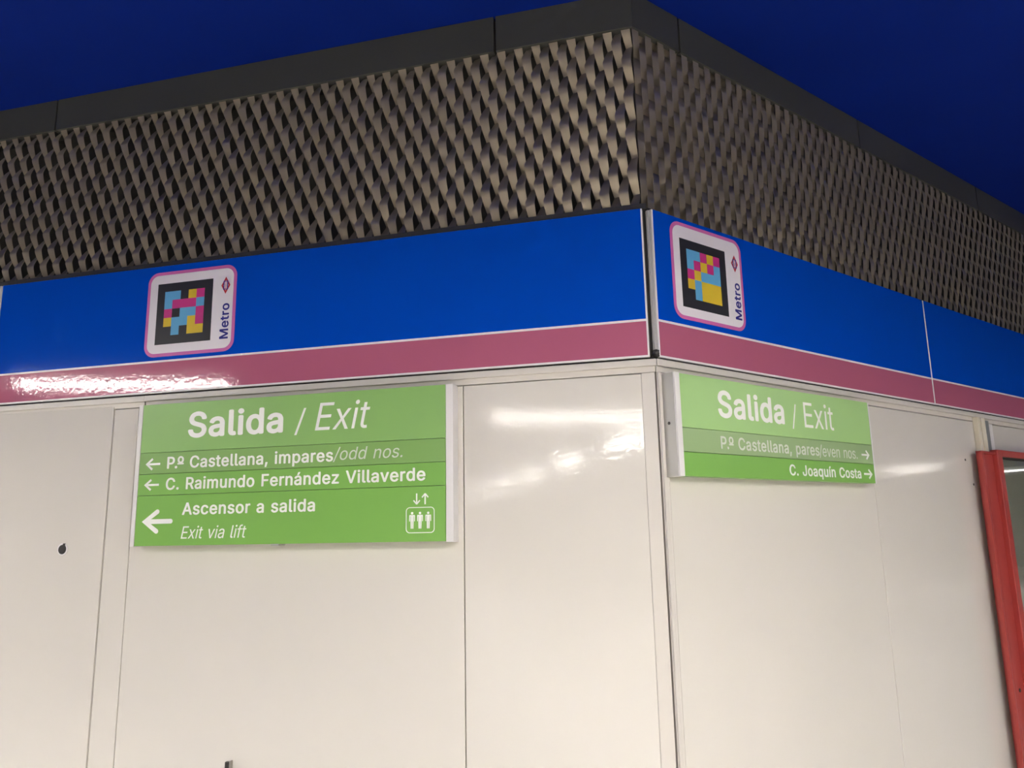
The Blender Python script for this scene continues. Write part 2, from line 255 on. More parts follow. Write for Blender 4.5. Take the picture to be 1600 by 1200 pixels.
    'r': (259, '53,0 53,379 112,379 112,321 115,321 120,332 126,342 134,351 142,360 152,367 163,374 175,378 187,382 200,384 213,385 216,385 219,385 222,385 226,385 229,384 233,384 236,384 239,384 241,384 243,384 243,322 242,323 240,323 237,323 234,324 230,324 226,325 221,325 216,325 212,326 207,326 196,325 186,324 177,322 168,319 159,315 151,310 144,304 137,298 131,291 126,284 121,275 118,267 116,257 114,247 114,237 114,0'),
    's': (365, '182,-8 167,-8 152,-6 138,-4 125,-1 112,3 100,9 89,15 79,21 70,29 62,38 54,47 48,58 43,69 39,81 36,94 94,107 98,95 102,84 108,75 116,67 124,60 134,55 144,51 156,48 168,46 181,45 196,46 210,48 223,51 234,56 244,62 253,69 260,77 264,85 267,94 268,103 267,110 266,118 263,124 259,130 254,136 248,141 241,145 232,149 223,152 212,155 149,170 130,175 112,182 97,190 83,198 72,208 63,219 56,231 51,244 48,258 47,274 48,287 50,299 53,310 58,321 65,332 73,341 82,350 92,357 103,364 115,370 128,375 142,379 156,382 171,384 187,384 202,384 216,383 230,380 242,377 254,372 265,367 274,361 283,355 292,347 299,339 305,330 311,321 316,311 320,301 324,290 268,277 265,286 261,294 256,301 250,309 243,316 234,322 225,326 214,330 201,332 187,333 174,332 162,330 151,327 140,322 131,317 123,310 117,303 112,295 109,286 109,277 109,269 111,262 114,255 118,249 124,243 131,238 139,234 149,230 159,226 172,223 229,209 249,204 267,197 282,190 295,181 306,171 315,161 322,149 327,136 330,122 331,107 330,93 328,81 324,69 319,58 312,47 304,37 295,28 284,20 273,13 260,6 246,1 231,-3 216,-6 199,-8'),
    't': (227, '204,379 204,327 6,327 6,379|65,471 126,471 126,98 126,88 128,80 130,73 132,66 136,61 141,57 146,54 153,52 161,50 170,50 173,50 176,50 178,50 182,51 185,51 189,52 192,52 196,53 199,53 202,54 213,2 209,1 205,0 201,-1 197,-2 192,-3 187,-3 182,-4 178,-4 173,-4 168,-4 150,-3 133,0 117,5 104,12 92,21 82,32 75,45 69,59 66,75 65,93'),
    'u': (410, '182,-5 167,-4 153,-3 140,1 127,5 115,11 104,18 94,26 84,36 76,47 69,59 63,72 59,87 55,103 53,120 53,139 53,379 114,379 114,144 115,127 117,112 122,98 129,86 137,75 147,66 158,59 171,54 185,51 200,50 211,51 221,52 231,54 240,58 249,62 257,67 265,73 272,80 278,88 283,97 288,106 291,117 294,128 296,140 296,153 296,379 357,379 357,0 298,0 298,92 307,92 300,72 291,54 281,39 269,27 257,17 244,9 230,3 215,-2 199,-4'),
    'v': (389, '163,0 17,379 84,379 165,155 170,141 175,128 179,114 183,100 187,87 191,73 194,60 198,47 202,34 206,21 184,21 188,34 192,47 196,60 199,73 203,87 206,100 210,114 215,128 219,141 224,155 305,379 371,379 226,0'),
    'x': (379, '21,0 171,218 171,171 29,379 100,379 147,306 155,295 161,284 168,273 174,263 179,253 185,244 190,234 196,224 202,215 207,206 175,206 181,215 187,224 192,234 197,244 202,253 208,263 213,273 219,284 226,295 233,306 282,379 352,379 209,169 209,214 358,0 287,0 231,85 224,96 217,106 211,117 205,126 200,136 195,145 189,155 184,164 178,173 173,182 205,182 199,173 194,164 188,155 183,145 178,136 173,126 168,117 162,106 155,96 148,85 91,0'),
    'z': (380, '42,0 42,46 254,320 254,323 48,323 48,379 333,379 333,331 126,60 126,56 339,56 339,0'),
    'º': (335, '167,221 151,221 135,224 120,227 106,233 93,239 80,247 69,257 60,267 51,279 43,291 37,305 32,319 28,335 26,351 26,368 26,386 28,402 32,418 37,433 43,447 51,459 60,471 69,481 80,490 93,498 106,505 120,510 135,514 151,516 167,517 184,516 199,514 214,510 228,505 242,498 254,490 265,481 275,471 283,459 291,447 297,433 302,418 306,402 308,386 309,368 308,351 306,335 302,319 297,305 291,291 283,278 275,267 265,256 254,247 242,239 228,232 214,227 199,224 184,221|167,269 178,270 188,272 197,274 206,278 214,283 220,289 227,295 232,302 237,310 241,319 244,328 247,337 248,347 250,358 250,368 250,379 248,390 247,400 244,409 241,419 237,427 232,435 227,442 221,449 214,455 206,459 197,463 188,466 178,468 167,468 157,468 147,466 137,463 129,460 121,455 114,449 108,443 103,435 98,428 94,419 91,410 88,400 86,390 85,379 85,368 85,358 86,347 88,337 91,328 94,319 98,310 103,302 108,295 114,289 121,283 129,278 137,274 147,272 157,270'),
    'á': (389, '160,-9 146,-8 132,-6 119,-4 106,0 94,5 83,11 73,18 63,26 55,35 48,45 41,55 37,67 33,80 31,93 30,108 31,120 32,132 35,143 39,152 43,161 49,169 55,176 62,182 69,188 78,193 86,198 95,202 105,205 115,208 125,211 136,213 146,215 157,217 168,218 178,220 191,222 203,223 215,224 225,226 234,227 242,228 249,229 255,231 261,233 265,235 269,238 272,241 274,245 275,249 276,255 276,257 275,266 274,274 272,282 270,290 267,297 263,303 258,309 253,314 247,318 240,322 232,325 224,328 215,329 206,330 196,331 185,330 175,329 166,328 157,325 149,322 142,319 135,315 128,310 123,306 118,301 113,296 109,290 105,285 102,279 100,274 41,291 47,304 53,317 61,328 69,337 79,346 88,354 99,360 110,366 121,371 133,375 145,379 157,381 169,383 182,384 194,384 202,384 211,384 220,383 229,381 239,379 249,377 258,374 268,370 277,366 286,360 294,354 302,347 310,339 316,330 322,320 327,309 331,297 334,283 336,268 337,251 337,0 277,0 277,52 272,52 270,47 266,41 262,36 257,30 252,25 246,19 239,14 232,9 224,5 215,1 206,-2 195,-5 184,-7 172,-8|170,45 184,46 196,48 207,50 218,54 228,59 237,64 245,71 252,78 258,85 263,93 268,102 271,111 274,119 275,129 276,138 276,190 274,188 271,186 268,185 264,183 259,182 254,181 249,179 243,178 238,177 231,176 225,175 219,174 213,173 206,172 200,171 194,170 189,170 184,169 180,169 175,168 167,167 158,165 150,163 142,161 134,159 127,156 120,152 114,148 108,144 103,139 99,134 96,128 94,121 92,113 92,105 92,97 93,90 95,84 98,78 102,72 106,67 111,63 117,59 123,55 130,52 137,50 145,48 153,47 161,46|162,429 210,529 278,529 212,429'),
    'í': (167, '53,0 53,379 114,379 114,0|57,429 104,529 173,529 107,429'),
}

_a, _d = GLYPHS['\u00ba']
_x = [int(p.split(',')[0]) for lp in _d.split('|') for p in lp.split()]
GLYPHS['\u00ba'] = (_a, _d + '|%d,170 %d,215 %d,215 %d,170' % (min(_x), min(_x), max(_x), max(_x)))   # underlined ordinal
KERN = {('P', '.'): -0.06, ('.', '\u00ba'): -0.06}
GLYPH_CACHE = {}
def glyph(ch):
    """filled outline of one letter as triangles (non-zero winding)"""
    if ch in GLYPH_CACHE: return GLYPH_CACHE[ch]
    adv, data = GLYPHS[ch]
    loops = [[tuple(int(q) / 1000 for q in p.split(',')) for p in lp.split()] for lp in data.split('|')]
    pts, edges = [], []
    for lp in loops:
        k = len(pts)
        pts += [Vector(p) for p in lp]
        edges += [(k + i, k + (i + 1) % len(lp)) for i in range(len(lp))]
    V, _, F, *_ = delaunay_2d_cdt(pts, edges, [], 0, 1e-6)
    keep = []
    for f in F:
        cx = sum(V[i].x for i in f) / len(f); cy = sum(V[i].y for i in f) / len(f)
        wn = 0
        for lp in loops:
            for i in range(len(lp)):
                (x1, y1), (x2, y2) = lp[i - 1], lp[i]
                if (y1 <= cy) != (y2 <= cy):
                    if x1 + (cy - y1) / (y2 - y1) * (x2 - x1) > cx: wn += 1 if y2 > y1 else -1
        if wn: keep.append(tuple(f))
    GLYPH_CACHE[ch] = (adv / 1000, [(v.x, v.y) for v in V], keep)
    return GLYPH_CACHE[ch]

def raw_words(s, bold, shear):
    """lays out a line and returns one (vertices, faces, layer size) per word"""
    words, pen, cur = [], 0.0, ([], [])
    track = 0.026 if bold > 0.01 else 0.0
    last = ''
    for ch in s + ' ':
        pen += KERN.get((last, ch), 0.0)
        last = ch
        if ch == ' ':
            if cur[0]: words.append(cur)
            cur = ([], []); pen += 0.26
            continue
        adv, V, F = glyph(ch)
        k = len(cur[0])
        cur[0].extend((x + pen, y) for x, y in V)
        cur[1].extend(tuple(i + k for i in f) for f in F)
        pen += adv + track
    out = []
    for v0, f0 in words:
        vv, ff = [], []
        for i in range(8 if bold > 0 else 1):       # heavier weights: the outline thickened all round
            dx, dy = (bold * math.cos(i * math.pi / 4), bold * 0.8 * math.sin(i * math.pi / 4)) if bold > 0 else (0, 0)
            ff += [tuple(j + len(vv) for j in f) for f in f0]
            vv += [(x + dx + shear * (y + dy), y + dy) for x, y in v0]
        out.append((vv, ff))
    return out

CAP = {}
def lettering(parent, s, u0, u1, base, cap, n, m, bold=0.0, shear=0.0, up=False, name='lettering'):
    """a line fitted to u0..u1 with the given baseline and capital height, 0.5 mm proud, one mesh per word"""
    if bold not in CAP:
        hv = raw_words('H', bold, 0)[0][0]
        CAP[bold] = (min(v[1] for v in hv), max(v[1] for v in hv))
    b0, b1 = CAP[bold]
    ws = raw_words(s, bold, shear)
    x0 = min(v[0] for w in ws for v in w[0]); x1 = max(v[0] for w in ws for v in w[0])
    sx = (u1 - u0) / (x1 - x0); sy = cap / (b1 - b0)
    for vs_, fs in ws:
        bm = bmesh.new()
        bv = []
        per = len(vs_) // (8 if bold > 0 else 1)
        for i, (x, y) in enumerate(vs_):
            p, q = (x - x0) * sx, (y - b0) * sy
            zz = n + 0.00006 * (i // per)
            bv.append(bm.verts.new((base - q, u0 + p, zz) if up else (u0 + p, base + q, zz)))
        for f in fs:
            try: bm.faces.new([bv[i] for i in f])
            except ValueError: pass
        r = bmesh.ops.extrude_face_region(bm, geom=bm.faces[:])
        for v in r['geom']:
            if isinstance(v, bmesh.types.BMVert): v.co.z += 0.0005
        link(name, bm, m, parent)

# ------------------------------------------------------------------ the setting
Z_BAND0, Z_BAND1 = 2.03, 2.48
Z_CEIL = 3.236
BACK = -0.11

def wall(w, name, u0, u1):
    bm = bmesh.new()
    k = MITRE
    bx(bm, u0, u1, 0, Z_CEIL + 0.1, -0.30, BACK, ml=(-k if w == 'R' else 0), mr=(k if w == 'L' else 0))
    return structure(link(name, bm, M['backing'], mw=frame(w)))

LEND, REND = -6.5, 6.5
wall_left = wall('L', 'wall_left', LEND, 0)
wall_right = wall('R', 'wall_right', 0, REND)

# cladding panels, each a steel cassette
ZP = 1.985
def panel(parent, u0, u1, v0, v1, n1=0.0, gap=0.0016, ml=0.0, mr=0.0, m='panel', name='cladding_panel'):
    return box_obj(name, M[m], parent, u0 + gap, u1 - gap, v0, v1 - gap, BACK, n1, bevel=0.0012, ml=ml, mr=mr)

panel(wall_left, -6.5, -4.2, 0.0, ZP)
panel(wall_left, -4.2, -3.02, 0.0, ZP)
panel(wall_left, -3.02, -1.829, 0.0, 1.996, n1=0.003, gap=0.0022)
panel(wall_left, -1.829, -1.730, 0.0, ZP)
panel(wall_left, -1.730, -0.575, 0.0, ZP)
panel(wall_left, -0.575, -0.0408, 0.0, ZP, n1=0.0005)
panel(wall_right, 0.030, 1.139, 0.0, ZP)
panel(wall_right, 1.139, 2.032, 0.0, ZP)
panel(wall_right, 2.231, 3.4, 0.0, ZP, n1=-0.004)
panel(wall_right, 3.4, 4.6, 0.0, ZP)
panel(wall_right, 4.6, 6.5, 0.0, ZP)

# channel under the printed band (trim) and corner trims
def channel(w, name, u0, u1):
    bm = bmesh.new()
    k = MITRE
    ml = -k if w == 'R' else 0; mr = k if w == 'L' else 0
    bx(bm, u0, u1, ZP + 0.001, 2.0245, BACK, 0.000, ml=ml, mr=mr)
    bx(bm, u0, u1, 2.004, 2.0235, 0.0, 0.010, ml=ml, mr=mr)
    return structure(link(name, bm, M['trim'], mw=frame(w), bevel=0.002))
channel('L', 'trim_1', -1.705, -0.001)
channel('R', 'trim_2', 0.001, REND)
o = channel('L', 'trim_3', LEND, -1.709)

bm = bmesh.new()
bx(bm, -0.042, -0.0042, 0, ZP, BACK, 0.002, mr=MITRE)
structure(link('trim_4', bm, M['trim'], mw=frame('L'), bevel=0.0015))
bm = bmesh.new()
bx(bm, 0.0025, 0.029, 0, ZP, BACK, 0.0, ml=-MITRE)
for a, b, h in ((0.004, 0.014, 0.006), (0.0165, 0.028, 0.003)):
    bx(bm, a, b, 0, ZP, 0.0, h)
structure(link('trim_5', bm, M['trim'], mw=frame('R'), bevel=0.0025))
# dark filler in the open corner joint
bm = bmesh.new()
bx(bm, -0.02, -0.0012, 0, Z_BAND1, BACK, -0.012, mr=MITRE)
structure(link('trim_6', bm, M['dark_gap'], mw=frame('L')))
# recess filler between channel and band
for w, nm, a, b in (('L', 'trim_7', LEND, 0), ('R', 'trim_8', 0, REND)):
    bm = bmesh.new()
    bx(bm, a, b, 2.0235, 2.032, BACK, -0.004, ml=(-MITRE if w == 'R' else 0), mr=(MITRE if w == 'L' else 0))
    structure(link(nm, bm, M['dark_gap'], mw=frame(w)))

# grey fascia boards under the ceiling, in lengths
F0, F1 = 3.108, Z_CEIL
def fascia(w, name, u0, u1, ml=0, mr=0):
    bm = bmesh.new()
    bx(bm, u0 + (0.0035 if not ml else 0), u1 - (0.0035 if not mr else 0), F0, F1, BACK, -0.035, ml=ml, mr=mr)
    return structure(link(name, bm, M['fascia'], mw=frame(w), bevel=0.0015))
fascia('L', 'trim_9', -0.468, 0, mr=MITRE)
fascia('L', 'trim_10', -2.24, -0.468)
fascia('L', 'trim_11', -4.02, -2.24)
fascia('L', 'trim_12', LEND, -4.02)
fascia('R', 'trim_13', 0, 0.244, ml=-MITRE)
fascia('R', 'trim_14', 0.244, 1.38)
fascia('R', 'trim_15', 1.38, 2.52)
fascia('R', 'trim_16', 2.52, REND)

# floor, ceiling and the far sides of the hall
X0, X1, Y0, Y1 = -16, 26, -30, 16
bm = bmesh.new(); bx(bm, X0, X1, Y0, Y1, -0.2, 0.0)
structure(link('floor', bm, M['floor'], mw=Matrix.Identity(4)))
bm = bmesh.new(); bx(bm, X0, X1, Y0, Y1, Z_CEIL, Z_CEIL + 0.2)
structure(link('ceiling', bm, M['ceiling'], mw=Matrix.Identity(4)))
for nm, a in (('wall_back', (X0, X1, Y0 - 0.2, Y0)), ('wall_far', (X0, X1, Y1, Y1 + 0.2)),
              ('wall_west', (X0 - 0.2, X0, Y0, Y1)), ('wall_east', (X1, X1 + 0.2, Y0, Y1))):
    bm = bmesh.new(); bx(bm, a[0], a[1], a[2], a[3], 0, Z_CEIL)
    structure(link(nm, bm, M['hall'], mw=Matrix.Identity(4)))

# ------------------------------------------------------------------ printed band panels
BN = 0.006
def band(w, u0, u1, label, ml=0, mr=0, rim0=0.004, rim1=0.004):
    t = empty('band_panel', frame(w, (u0 + u1) / 2, Z_BAND0), label, 'panel', 'blue and pink band panels')
    c = (u0 + u1) / 2
    a, b = u0 - c, u1 - c
    h = Z_BAND1 - Z_BAND0
    lw = 2.1393 - Z_BAND0
    box_obj('white_edge', M['white'], t, a, b, 0.0, h, BACK, BN - 0.0006, ml=ml, mr=mr, bevel=0.0015)
    A, B = a + rim0, b - rim1
    box_obj('blue_field', M['blue'], t, A, B, lw + 0.0035, h - 0.001, BN - 0.003, BN)
    box_obj('white_line', M['white'], t, A, B, lw - 0.0035, lw + 0.0035, BN - 0.003, BN)
    box_obj('pink_stripe', M['pink'], t, A, B, 0.006, lw - 0.0035, BN - 0.003, BN)
    return t
band('L', -2.3645, -0.0145, 'long glossy blue panel with pink stripe left of the corner, above the larger green sign', rim0=0.003, rim1=0.005)
band('L', -6.45, -2.3700, 'blue panel with pink stripe cut off by the left edge of the photo', rim0=0.003, rim1=0.006)
band('R', 0.0135, 1.681, 'blue panel with pink stripe right of the corner, above the smaller green sign', rim0=0.004, rim1=0.004)
band('R', 1.685, 6.45, 'blue panel with pink stripe at the right edge, above the red frame', rim0=0.004, rim1=0.003)
# light corner strip between the two band panels
cp = tag(box_obj('corner_strip', M['alu_side'], None, 0.001, 0.0115, 0, 0.425, -0.008, 0.0015, bevel=0.0012), 'narrow pale metal strip in the joint where the two blue panels meet', 'strip')
cp.matrix_world = frame('R', 0.0005, 2.05, 0)
bm = bmesh.new()
bmesh.ops.create_icosphere(bm, subdivisions=3, radius=0.010)
for v in bm.verts:
    v.co *= 1 + 0.25 * math.sin(v.co.x * 700 + 1) * math.cos(v.co.y * 500)
    v.co.y *= 1.2
tag(link('sealant_blob', bm, M['lock'], mw=frame('R', 0.006, 2.041, -0.001), smooth=True),
    'small dark sealant blob at the foot of the corner joint between the blue panels', 'sealant')

# ------------------------------------------------------------------ expanded metal screens
LWD, SWD = 0.1258, 0.0586
PITCH = SWD / 2
MT = 0.0016          # sheet thickness
# per wall: strand width, travel inwards and sideways, extra travel of the left edge, share of the falling side, power of its curve
STRAND = {'L': (0.0305, 0.023, 0.004, 0.008, 0.010, 0.56, 1.4), 'R': (0.0290, 0.024, 0.027, 0.000, 0.000, 0.60, 1.6)}
def back(ph, SPLIT, power):
    """0 where the strand is flush with its left neighbour, 1 where it is pressed in furthest"""
    y = (0.5 - ph) % 1.0                      # grows downwards from the flush point
    if y < SPLIT:
        return (y / SPLIT) ** power
    return (1 - (y - SPLIT) / (1 - SPLIT)) ** 1.25

def screen(w, u_ref, v_ref, u0, u1, label):
    v0, v1 = 2.47, F0 + 0.006
    nb = -0.040
    MW, DD, SH, EE, TW, SPLIT, PD = STRAND[w]
    t = empty('mesh_screen', frame(w, 0, v0), label, 'metal screen', 'expanded metal screens')
    bm = bmesh.new()
    k0 = math.ceil((u0 - u_ref) / PITCH); k1 = math.floor((u1 - u_ref) / PITCH)
    steps = int((v1 - v0) / LWD * 22)
    for k in range(k0, k1 + 1):
        ur = u_ref + k * PITCH
        prev = None
        for i in range(steps + 1):
            v = v0 + (v1 - v0) * i / steps
            b = back((v - v_ref) / LWD + SPLIT - 0.5 + 0.5 * (k % 2), SPLIT, 1.4)
            d = back((v - v_ref) / LWD + SPLIT - 0.5 + 0.5 * (k % 2), SPLIT, PD)
            nr, nl = nb - DD * d, nb - (DD + EE) * d
            u2 = ur + SH * b
            ul = ur - MW + (SH + TW) * b
            L = math.hypot(u2 - ul, nr - nl)
            pu, pn = -(nr - nl) / L * MT, (u2 - ul) / L * MT
            q = [bm.verts.new((ul, v - v0, nl)), bm.verts.new((u2, v - v0, nr)),
                 bm.verts.new((u2 - pu, v - v0, nr - pn)), bm.verts.new((ul - pu, v - v0, nl - pn))]
            if prev:
                for j in range(4):
                    bm.faces.new((prev[j], prev[(j + 1) % 4], q[(j + 1) % 4], q[j]))
            prev = q
    em = link('expanded_mesh', bm, M['mesh'], t, smooth=True)
    em.data.set_sharp_from_angle(angle=math.radians(32))
    e = MITRE
    box_obj('bottom_rail', M['rail'], t, LEND if w == 'L' else 0, 0 if w == 'L' else REND, 0.0105, 0.029 if w == 'L' else 0.015, BACK, -0.003,
            ml=(-e if w == 'R' else 0), mr=(e if w == 'L' else 0), bevel=0.001)
    return t
screen('L', -0.026, 3.072, -6.4, -0.020, 'bronze expanded metal screen left of the corner, above the long blue panel')
screen('R', 0.167, 3.0505, 0.045, 6.4, 'bronze expanded metal screen right of the corner, running to the right edge')

# ------------------------------------------------------------------ sign parts
SN = 0.046   # depth of the sign boxes
def strip(t, u0, u1, v0, v1, m, n1=SN):
    return box_obj('sign_strip', M[m], t, u0, u1, v0 + 0.0006, v1 - 0.0006, 0.008, n1, bevel=0.0008)

def arrow(parent, tail, tip, head, w, n, m, cap=False):
    """chevron arrow; head = (back, half spread)"""
    bm = bmesh.new()
    d = 1 if tip[0] > tail[0] else -1
    stroke(bm, tail, (tip[0] - d * w * 0.7, tip[1]), w, n, n + 0.0005, False)
    if cap: prism(bm, disc(tail[0], tail[1], w / 2, 14), n, n + 0.0006)
    for s in (1, -1):
        bk = (tip[0] - d * head[0], tip[1] + s * head[1])
        ux, uy = bk[0] - tip[0], bk[1] - tip[1]
        L = math.hypot(ux, uy); ux /= L; uy /= L
        # band below the outer edge tip -> bk
        px, py = uy * -s * d, ux * s * d
        if px * d > 0: px, py = -px, -py
        p = [tip, bk, (bk[0] + px * w, bk[1] + py * w), (tip[0] - d * w * 1.45, tip[1])]
        prism(bm, p, n, n + 0.0007)
        if cap: prism(bm, disc(bk[0] + px * w / 2, bk[1] + py * w / 2, w / 2, 14), n, n + 0.0006)
    return link('arrow', bm, m, parent)

def person_shape(bm, cx, top, h, n0, n1):
    """small standing figure of a lift pictogram"""
    r = h * 0.075
    prism(bm, disc(cx, top - r, r, 16), n0, n1)
    sh = top - 0.18 * h
    hip = top - 0.56 * h
    bw = 0.10 * h
    prism(bm, [(cx - bw, hip), (cx + bw, hip), (cx + bw, sh), (cx - bw, sh)], n0, n1)
    for s in (1, -1):
        prism(bm, [(cx + s * bw * 0.9, sh), (cx + s * 0.165 * h, sh), (cx + s * 0.185 * h, sh - 0.06 * h), (cx + s * 0.185 * h, hip + 0.0 * h),
                   (cx + s * 0.135 * h, hip), (cx + s * 0.125 * h, sh - 0.10 * h)][::s], n0, n1)
        prism(bm, [(cx + s * 0.012 * h, hip), (cx + s * 0.012 * h, top - h), (cx + s * 0.088 * h, top - h), (cx + s * bw, hip)][::s], n0, n1)

BOLD, LIGHT, IT = 0.024, -0.004, 0.21

# ---- larger sign, left wall
U0, U1, V0, V1 = -1.690, -0.592, 1.524, 1.984
uc = (U0 + U1) / 2
t = empty('exit_sign', frame('L', uc, V0), 'larger green exit sign left of the corner, with four strips and a lift symbol', 'sign', 'green exit signs')
a, b = U0 - uc, U1 - uc
box_obj('back_box', M['alu_side'], t, a + 0.004, b - 0.004, 0.003, V1 - V0 - 0.003, 0.0, SN - 0.008)
box_obj('end_cap', M['alu'], t, a, a + 0.0155, 0, V1 - V0, 0, SN, bevel=0.001)
box_obj('end_cap', M['alu'], t, b - 0.0225, b, -0.001, V1 - V0, 0, SN, bevel=0.001)
su0, su1 = a + 0.0172, b - 0.0235
H = V1 - V0
z = lambda v: v - V0
x = lambda u: u - uc
s1 = strip(t, su0, su1, z(1.8232), H - 0.0005, 'green_top_sheen')
s2 = strip(t, su0, su1, z(1.7538), z(1.8232), 'green_old')
s3 = strip(t, su0, su1, z(1.685), z(1.7538), 'green')
s4 = strip(t, su0, su1, 0.001, z(1.685), 'green')
lettering(s1, 'Salida', x(-1.496), x(-1.152), z(1.8660), 0.0835, SN, M['letter'], BOLD)
lettering(s1, '/', x(-1.112), x(-1.073), z(1.8660), 0.0700, SN, M['letter'], LIGHT, 0.12)
lettering(s1, 'Exit', x(-1.0414), x(-0.857), z(1.8667), 0.0850, SN, M['letter'], LIGHT, IT)
lettering(s2, 'P.\u00ba Castellana, impares', x(-1.567), x(-0.9775), z(1.7690), 0.0385, SN, M['letter'], 0.018)
lettering(s2, '/odd nos.', x(-0.978), x(-0.7508), z(1.7725), 0.0375, SN, M['letter_old'], -0.010, IT)
lettering(s3, 'C. Raimundo Fern\u00e1ndez Villaverde', x(-1.567), x(-0.678), z(1.7010), 0.0385, SN, M['letter'], 0.018)
lettering(s4, 'Ascensor a salida', x(-1.5003), x(-1.0336), z(1.6205), 0.0385, SN, M['letter'], 0.018)
lettering(s4, 'Exit via lift', x(-1.4998), x(-1.266), z(1.5465), 0.0382, SN, M['letter'], LIGHT, IT)
arrow(s2, (x(-1.594), z(1.786)), (x(-1.649), z(1.786)), (0.024, 0.020), 0.0068, SN, M['letter'])
arrow(s3, (x(-1.5936), z(1.719)), (x(-1.6496), z(1.719)), (0.024, 0.019), 0.0068, SN, M['letter'])
arrow(s4, (x(-1.541), z(1.602)), (x(-1.6484), z(1.602)), (0.052, 0.037), 0.0150, SN, M['letter'], cap=True)
bm = bmesh.new()
ring(bm, rrect(x(-0.7385), x(-0.6495), z(1.5500), z(1.6245), 0.012), rrect(x(-0.7363), x(-0.6517), z(1.5522), z(1.6223), 0.010), SN, SN + 0.0005)
pic = link('lift_symbol', bm, M['letter'], s4)
bm = bmesh.new()
for cx in (-0.7190, -0.6945, -0.6690):
    person_shape(bm, x(cx), z(1.6108), 0.048, SN, SN + 0.0005)
link('figures', bm, M['letter'], s4)
bm = bmesh.new()
for cx, y0, y1 in ((-0.7050, 1.6640, 1.6320), (-0.6787, 1.6320, 1.6640)):
    d = 1 if y1 > y0 else -1
    stroke(bm, (x(cx), z(y0)), (x(cx), z(y1) - d * 0.002), 0.0040, SN, SN + 0.0005)
    for s in (1, -1):
        stroke(bm, (x(cx), z(y1) - d * 0.001), (x(cx) + s * 0.0098, z(y1) - d * 0.0120), 0.0038, SN, SN + 0.0006 + 0.00006 * s)
link('up_and_down_arrows', bm, M['letter'], s4)
box_obj('clip', M['alu_side'], t, x(-1.178), x(-1.152), -0.004, 0.002, 0.010, SN + 0.001)

# ---- smaller sign, right wall
U0, U1, V0, V1 = 0.0195, 1.066, 1.6895, 1.981
uc = (U0 + U1) / 2
t = empty('exit_sign', frame('R', uc, V0), 'smaller green exit sign right of the corner, with three strips and arrows pointing right', 'sign', 'green exit signs')
a, b = U0 - uc, U1 - uc
H = V1 - V0
box_obj('back_box', M['alu_side'], t, a + 0.004, b - 0.004, 0.003, H - 0.003, 0.0, SN - 0.008)
bm = bmesh.new(); bx(bm, a, a + 0.0205, 0, H, 0, SN + 0.004)
cap_l = link('end_cap', bm, [M['alu']], t, bevel=0.001)
box_obj('side_plate', M['alu_side'], cap_l, a - 0.0012, a - 0.0001, 0.0005, H - 0.0005, 0.0, SN - 0.002)
bm = bmesh.new()
prism(bm, disc(0, 0, 0.0045, 18), 0, 0.0012)
prism(bm, disc(0, 0, 0.0020, 12), 0.0012, 0.0015, mi=0)
sc = link('cap_screw', bm, M['lock'], cap_l)
sc.matrix_local = Matrix(((0, 0, -1, a - 0.0012), (0, 1, 0, 1.838 - V0), (1, 0, 0, 0.022), (0, 0, 0, 1)))
box_obj('end_cap', M['alu'], t, b - 0.006, b, 0, H, 0, SN, bevel=0.001)
su0, su1 = a + 0.0212, b - 0.0078
z = lambda v: v - V0
x = lambda u: u - uc
s1 = strip(t, su0, su1, z(1.8262), H - 0.0005, 'green_sheen')
s2 = strip(t, su0, su1, z(1.7582), z(1.8262), 'green_grey')
s3 = strip(t, su0, su1, 0.001, z(1.7582), 'green')
lettering(s1, 'Salida', x(0.2063), x(0.537), z(1.8660), 0.0810, SN, M['letter'], BOLD)
lettering(s1, '/', x(0.578), x(0.606), z(1.8650), 0.0680, SN, M['letter'], LIGHT, 0.04)
lettering(s1, 'Exit', x(0.648), x(0.822), z(1.8645), 0.0830, SN, M['letter'], LIGHT)
lettering(s2, 'P.\u00ba Castellana, pares', x(0.208), x(0.7185), z(1.7735), 0.0370, SN, M['letter_old'], 0.016)
lettering(s2, '/even nos.', x(0.7190), x(0.9545), z(1.7730), 0.0370, SN, M['letter_old'], -0.010, 0.04)
lettering(s3, 'C. Joaqu\u00edn Costa', x(0.5405), x(0.9665), z(1.7055), 0.0345, SN, M['letter'], 0.018)
arrow(s2, (x(0.983), z(1.7892)), (x(1.0350), z(1.7892)), (0.020, 0.0175), 0.0066, SN, M['letter'])
arrow(s3, (x(0.9866), z(1.7222)), (x(1.0425), z(1.7222)), (0.022, 0.0180), 0.0070, SN, M['letter'])

